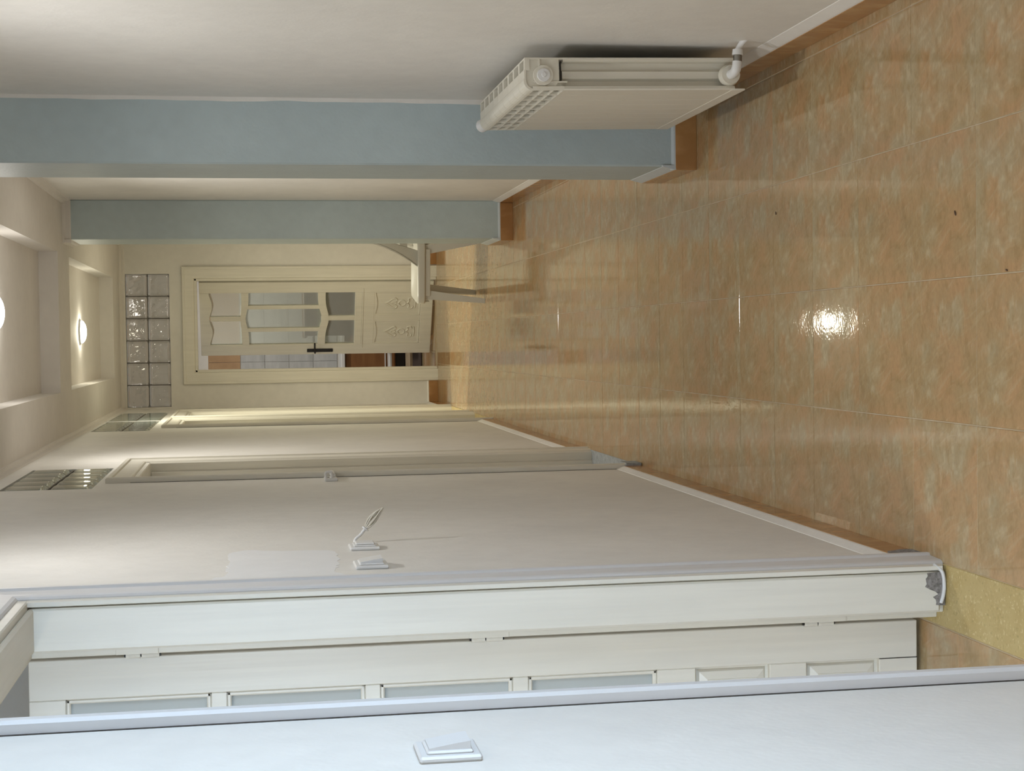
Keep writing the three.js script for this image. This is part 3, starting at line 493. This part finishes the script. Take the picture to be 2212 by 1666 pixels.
// ---------------------------------------------------------------- switches and cable on the left wall
function rocker(x, y, d, hw, hh, tilt, name, label, cat, withRocker = true) {
  const o = tag(group(name, scene, [x, y, -d]), label, cat);
  mesh('plate', bx(0, 0.009, -hh, hh, -hw, hw, 0.003), M.plastic, o); mesh('frame', bx(0.008, 0.013, -hh * 0.74, hh * 0.74, -hw * 0.74, hw * 0.74, 0.002), M.plastic, o);
  if (withRocker) mesh('rocker', prism([[0.009, -hh * 0.66], [0.0235, -hh * 0.66], [0.0205, -hh * 0.1], [0.0155, hh * 0.66], [0.009, hh * 0.66]], -hw * 0.6, hw * 0.6, (u, v, s) => [u, v, s]), M.plastic, o);
  return o;
}
rocker(XL, 1.346, 1.985, 0.042, 0.041, 1, 'light_switch', 'large white rocker light switch on the bluish near wall', 'switch');
rocker(XL, 1.313, 3.69, 0.052, 0.040, 1, 'light_switch', 'white rocker switch on the wall, the one nearer the door casing of a pair', 'switch');
{
  const o = rocker(XL, 1.305, 4.015, 0.045, 0.039, 1, 'socket_cover', 'white blank socket cover beside the loose cable stub', 'cover plate', false);
  mesh('cap', bx(0.012, 0.018, -0.026, 0.024, -0.028, 0.028, 0.004), M.plastic, o); 
}
{
  const o = tag(group('cable_stub', scene, [XL, 1.32, -4.13]), 'loose white cable stub with bunched strands sticking out of the wall', 'cable');
  mesh('cable', tube([[-0.004, 0.002, 0], [0.008, 0, 0.004], [0.022, -0.016, 0.008], [0.034, -0.026, 0.012]], 0.0042, 20, 8), M.plastic, o);
  const str = std({ color: C(205, 200, 186), roughness: 0.5 });
  for (let i = 0; i < 6; i++) { const a = i / 6 * Math.PI * 2, w = 0.0095, cx = Math.cos(a) * w, cy = Math.sin(a) * w; mesh('strand', tube([[0.033, -0.026, 0.012], [0.045 + cx * 0.6, -0.036 + cy * 0.6, 0.014 + cy], [0.06 + cx, -0.048 + cy * 0.9, 0.016 + cy], [0.076 + cx * 0.7, -0.062 + cy * 0.6, 0.018 + cy * 0.6], [0.09, -0.077, 0.02]], 0.0026, 24, 6), str, o); }
  mesh('tie', new THREE.TorusGeometry(0.0075, 0.0028, 8, 20).rotateY(Math.PI / 2).rotateZ(-0.68).translate(0.036, -0.028, -0.012), M.plastic, o);
}

// ---------------------------------------------------------------- plastic chair behind the far pilaster
{
  const ch = tag(group('plastic_chair', scene, [0.485, 0, -10.55]), 'white plastic chair half hidden behind the far blue pilaster', 'chair');
  ch.rotation.y = -0.165;                       // local -X is the chair's front
  const m = std({ color: C(224, 222, 214), roughness: 0.33 });
  // local: x from -0.215 (front) to 0.215 (back), d from -0.215 to 0.215 across
  const ring = (h, k, r, n = 10) => { const p = []; for (const [sx, sz] of [[1, 1], [-1, 1], [-1, -1], [1, -1]]) for (let i = 0; i <= n; i++) { const a = (i / n) * Math.PI / 2 + Math.atan2(sz, sx) - Math.PI / 4; p.push([sx * (0.215 * k - r) + r * Math.cos(a), h, sz * (0.212 * k - r) + r * Math.sin(a)]); } return p; };
  const rings = [ring(0.405, 1.0, 0.055), ring(0.415, 1.012, 0.058), ring(0.447, 1.012, 0.058), ring(0.459, 0.985, 0.055), ring(0.458, 0.93, 0.05), ring(0.449, 0.80, 0.05), ring(0.443, 0.45, 0.04), ring(0.441, 0.1, 0.015)];
  const pos = [], idx = [], n = rings[0].length; for (const r of rings) for (const q of r) pos.push(q[0], q[1], -q[2]);
  for (let k = 0; k + 1 < rings.length; k++) for (let i = 0; i < n; i++) { const a = k * n + i, b = k * n + (i + 1) % n; idx.push(a, b, b + n, a, b + n, a + n); }
  pos.push(0, 0.441, 0); const last = (rings.length - 1) * n; for (let i = 0; i < n; i++) idx.push(last + i, last + (i + 1) % n, pos.length / 3 - 1);
  pos.push(0, 0.425, 0); for (let i = 0; i < n; i++) idx.push((i + 1) % n, i, pos.length / 3 - 1);
  const sg = new THREE.BufferGeometry(); sg.setAttribute('position', new THREE.Float32BufferAttribute(pos, 3)); sg.setIndex(idx); sg.computeVertexNormals(); mesh('seat', sg, m, ch);
  // tapering angle-section legs
  const leg = (sx, sd, back) => {
    const foot = [sx * (back ? 0.235 : 0.205), 0, sd * 0.222], top = [sx * 0.178, 0.43, sd * 0.178];
    const P = new Poly(), q = (w, c) => [[c[0] + sx * 0.004, c[1], c[2] + sd * 0.004], [c[0] + sx * 0.004, c[1], c[2] - sd * w], [c[0] - sx * 0.002, c[1], c[2] - sd * w], [c[0] - sx * 0.006, c[1], c[2] - sd * 0.008], [c[0] - sx * w, c[1], c[2] - sd * 0.002], [c[0] - sx * w, c[1], c[2] + sd * 0.004]];
    const A = q(0.028, foot), B = q(0.062, top), ctr = [(foot[0] + top[0]) / 2 - sx * 0.002, 0.215, (foot[2] + top[2]) / 2 - sd * 0.002];
    for (let i = 0; i < 6; i++) P.face([A[i], A[(i + 1) % 6], B[(i + 1) % 6], B[i]], ctr); P.face(A, [foot[0], 0.1, foot[2]]); P.face(B, [top[0], 0.1, top[2]]);
    mesh('leg', P.geo(), m, ch);
  };
  leg(-1, -1); leg(-1, 1); leg(1, -1, true); leg(1, 1, true);
  for (const [a, b] of [[-1, 0], [1, 0], [0, -1], [0, 1]]) mesh('apron', a ? bx(a * 0.203 - 0.004, a * 0.203 + 0.004, 0.372, 0.42, -0.16, 0.16, 0.002) : bx(-0.16, 0.16, 0.372, 0.42, b * 0.2 - 0.004, b * 0.2 + 0.004, 0.002), m, ch);
  // back: shell of side wings, slats and rails on one curved surface
  const surf = (u, v) => { const side = lerp(0.03, 0.215, 1 - Math.pow(1 - v, 1.8)), mid = lerp(0.185, 0.27, v), k = Math.pow(Math.abs(u), 5); return [lerp(mid, side, k) , 0.445 + 0.43 * v + (1 - u * u) * 0.02 * v, u * (0.205 + 0.012 * v)]; };
  const strip = (u0, u1, v0, v1, name, nu = 8, nv = 16, th = 0.008, taper) => {
    const P = [], I = [], U = (i, j) => { let a = lerp(u0, u1, i / nu), b = lerp(v0, v1, j / nv); if (taper) a = lerp(taper(b), Math.sign(u0 + u1), (i / nu)); return surf(a, b); };
    for (const s of [0, 1]) for (let j = 0; j <= nv; j++) for (let i = 0; i <= nu; i++) { const p = U(i, j); P.push(p[0] + (s ? th : 0), p[1], -p[2]); }
    const N = nu + 1, F = N * (nv + 1); for (let j = 0; j < nv; j++) for (let i = 0; i < nu; i++) { const a = j * N + i; I.push(a, a + 1, a + N + 1, a, a + N + 1, a + N, a + F, a + N + 1 + F, a + 1 + F, a + F, a + N + F, a + N + 1 + F); }
    const rim = []; for (let i = 0; i < nu; i++) rim.push([i, i + 1], [nv * N + i, nv * N + i + 1]); for (let j = 0; j < nv; j++) rim.push([j * N, (j + 1) * N], [j * N + nu, (j + 1) * N + nu]); for (const [a, b] of rim) I.push(a, b, b + F, a, b + F, a + F);
    const g = new THREE.BufferGeometry(); g.setAttribute('position', new THREE.Float32BufferAttribute(P, 3)); g.setIndex(I); g.computeVertexNormals(); mesh(name, g, m, ch);
  };
  for (const s of [-1, 1]) strip(s * 0.76, s, 0, 1, 'back_stile', 10, 24, 0.010, (b) => s * lerp(0.80, 0.86, b));
  strip(-0.9, 0.9, 0.86, 1.0, 'top_rail', 20, 6); strip(-0.86, 0.86, 0.18, 0.30, 'lower_rail', 20, 6);
  for (let k = -2; k <= 2; k++) strip(k * 0.3 - 0.085, k * 0.3 + 0.085, 0.28, 0.88, 'back_slat', 3, 12);
}

// ---------------------------------------------------------------- kitchen seen through the gap
{
  const grey = std({ map: tex(128, (u, v) => mix3([0.66, 0.665, 0.66], [0.80, 0.805, 0.80], fbm(u, v, 3, 10, 4, 95)), true, [2, 2]), roughness: 0.2 }), rust = std({ map: tex(128, (u, v) => mix3([0.66, 0.53, 0.40], [0.76, 0.63, 0.48], fbm(u, v, 4, 4, 4, 96)), true, [3, 3]), roughness: 0.25 }), brown = std({ map: tex(128, (u, v) => mix3([0.50, 0.34, 0.20], [0.62, 0.44, 0.27], fbm(u, v, 3, 14, 4, 97)), true, [2, 2]), roughness: 0.4 });
  const tl = (x0, x1, y0, y1, mat) => mesh('wall_tile', bx(x0 + 0.0015, x1 - 0.0015, y0 + 0.0015, y1 - 0.0015, 16.19, 16.205, 0.002), mat, kitchenShell);
  for (let c = 0; c < 6; c++) { const x0 = -1.2 + c * 0.33; tl(x0, x0 + 0.33, 1.68, 2.01, rust); for (let r = 0; r < 4; r++) tl(x0, x0 + 0.33, 0.68 + r * 0.25, 0.68 + (r + 1) * 0.25, grey); }
  const kf = tag(group('floor_kitchen'), 'brownish kitchen floor beyond the end door', 'floor', null, 'structure');
  mesh('screed', slab([ROOMX, 3.4], [DE + 0.14, 16.2], [-0.12, -0.009], [], inY), M.grout, kf);
  for (let r = 0; r < 4; r++) for (let c = 0; c < 4; c++) mesh('tile', bx(-0.9 + c * 0.4, -0.503 + c * 0.4, -0.01, 0, 13.215 + r * 0.4, 13.612 + r * 0.4, 0.0012), tileMats[(r + c) % 3], kf);
  const k = tag(group('kitchen_cabinet', scene, [-0.35, 0, -15.86]), 'brown kitchen base cabinet under a pale worktop, seen through the door gap', 'cabinet');
  mesh('carcass', bx(-0.8, 0.8, 0.1, 0.62, 0.0, 0.32), brown, k); mesh('plinth', bx(-0.8, 0.8, 0, 0.1, 0.05, 0.3), M.black, k);
  for (let i = 0; i < 4; i++) { const dr = mesh('cabinet_door', bx(-0.797 + i * 0.4, -0.403 + i * 0.4, 0.11, 0.61, -0.02, 0, 0.003), brown, k); mesh('handle', bx(-0.75 + i * 0.4, -0.45 + i * 0.4, 0.20, 0.212, -0.034, -0.018, 0.003), M.plastic, dr); }
  tag(mesh('worktop', bx(-1.16, 0.46, 0.62, 0.66, 15.80, 16.18, 0.006), M.plastic), 'pale worktop on the brown kitchen cabinet', 'worktop');
  const mt = tag(mesh('door_mat', bx(-0.62, 0.05, 0.0, 0.014, 14.25, 14.98, 0.004), std({ map: tex(128, (u, v) => mix3([0.16, 0.12, 0.10], [0.27, 0.21, 0.18], fbm(u, v, 30, 30, 2, 98)), true, [4, 4]), roughness: 0.95 })), 'dark brown mat on the kitchen floor', 'mat');
  const stl = tag(group('step_stool', scene, [-0.16, 0, -15.25]), 'small pale step stool behind the dark kitchen mat', 'stool');
  mesh('tread', bx(-0.16, 0.16, 0.2, 0.225, -0.11, 0.11, 0.005), M.plastic, stl); for (const a of [-1, 1]) for (const b of [-1, 1]) mesh('leg', cyl([a * 0.15, 0, b * 0.1], [a * 0.12, 0.2, b * 0.08], 0.013, 0.013, 10), M.plastic, stl);
}

{
  const dark = std({ map: tex(128, (u, v) => mix3([0.30, 0.23, 0.16], [0.40, 0.31, 0.22], fbm(u, v, 3, 16, 4, 99)), true, [2, 2]), roughness: 0.45 });
  const k = tag(group('sideboard', scene, [0.75, 0, -14.75]), 'dark brown sideboard showing dimly through the lower door panes', 'sideboard');
  mesh('body', bx(-0.7, 0.7, 0.06, 1.05, -0.22, 0.22, 0.004), dark, k); mesh('plinth', bx(-0.68, 0.68, 0, 0.06, -0.2, 0.2), M.black, k); mesh('top', bx(-0.72, 0.72, 1.05, 1.08, -0.24, 0.24, 0.005), dark, k);
  for (let i = 0; i < 3; i++) { const dr = mesh('cabinet_door', bx(-0.69 + i * 0.46, -0.235 + i * 0.46, 0.08, 1.03, -0.238, -0.22, 0.003), dark, k); mesh('knob', new THREE.SphereGeometry(0.014, 12, 8).translate(-0.27 + i * 0.46, 0.6, 0.25), M.steel, dr); }
}

// ---------------------------------------------------------------- small litter on the floor
for (const [x, d, a, l, label] of [[0.272, 3.285, 0.5, 0.007, 'dark brown seed husk lying on a floor tile in front of the radiator'], [0.371, 4.49, 0.2, 0.0055, 'tiny dark crumb on the floor tile midway to the pilaster'], [0.131, 3.045, 1.2, 0.005, 'dark fleck lying on the tile joint nearest the viewer']]) {
  const g = new THREE.SphereGeometry(1, 12, 8); g.scale(l, 0.0016, l * 0.42); g.rotateY(a);
  const o = mesh('seed_husk', g, std({ color: C(82, 58, 40), roughness: 0.8 })); o.position.set(x, 0.0014, -d); tag(o, label, 'litter');
}

renderer.render(scene, camera);
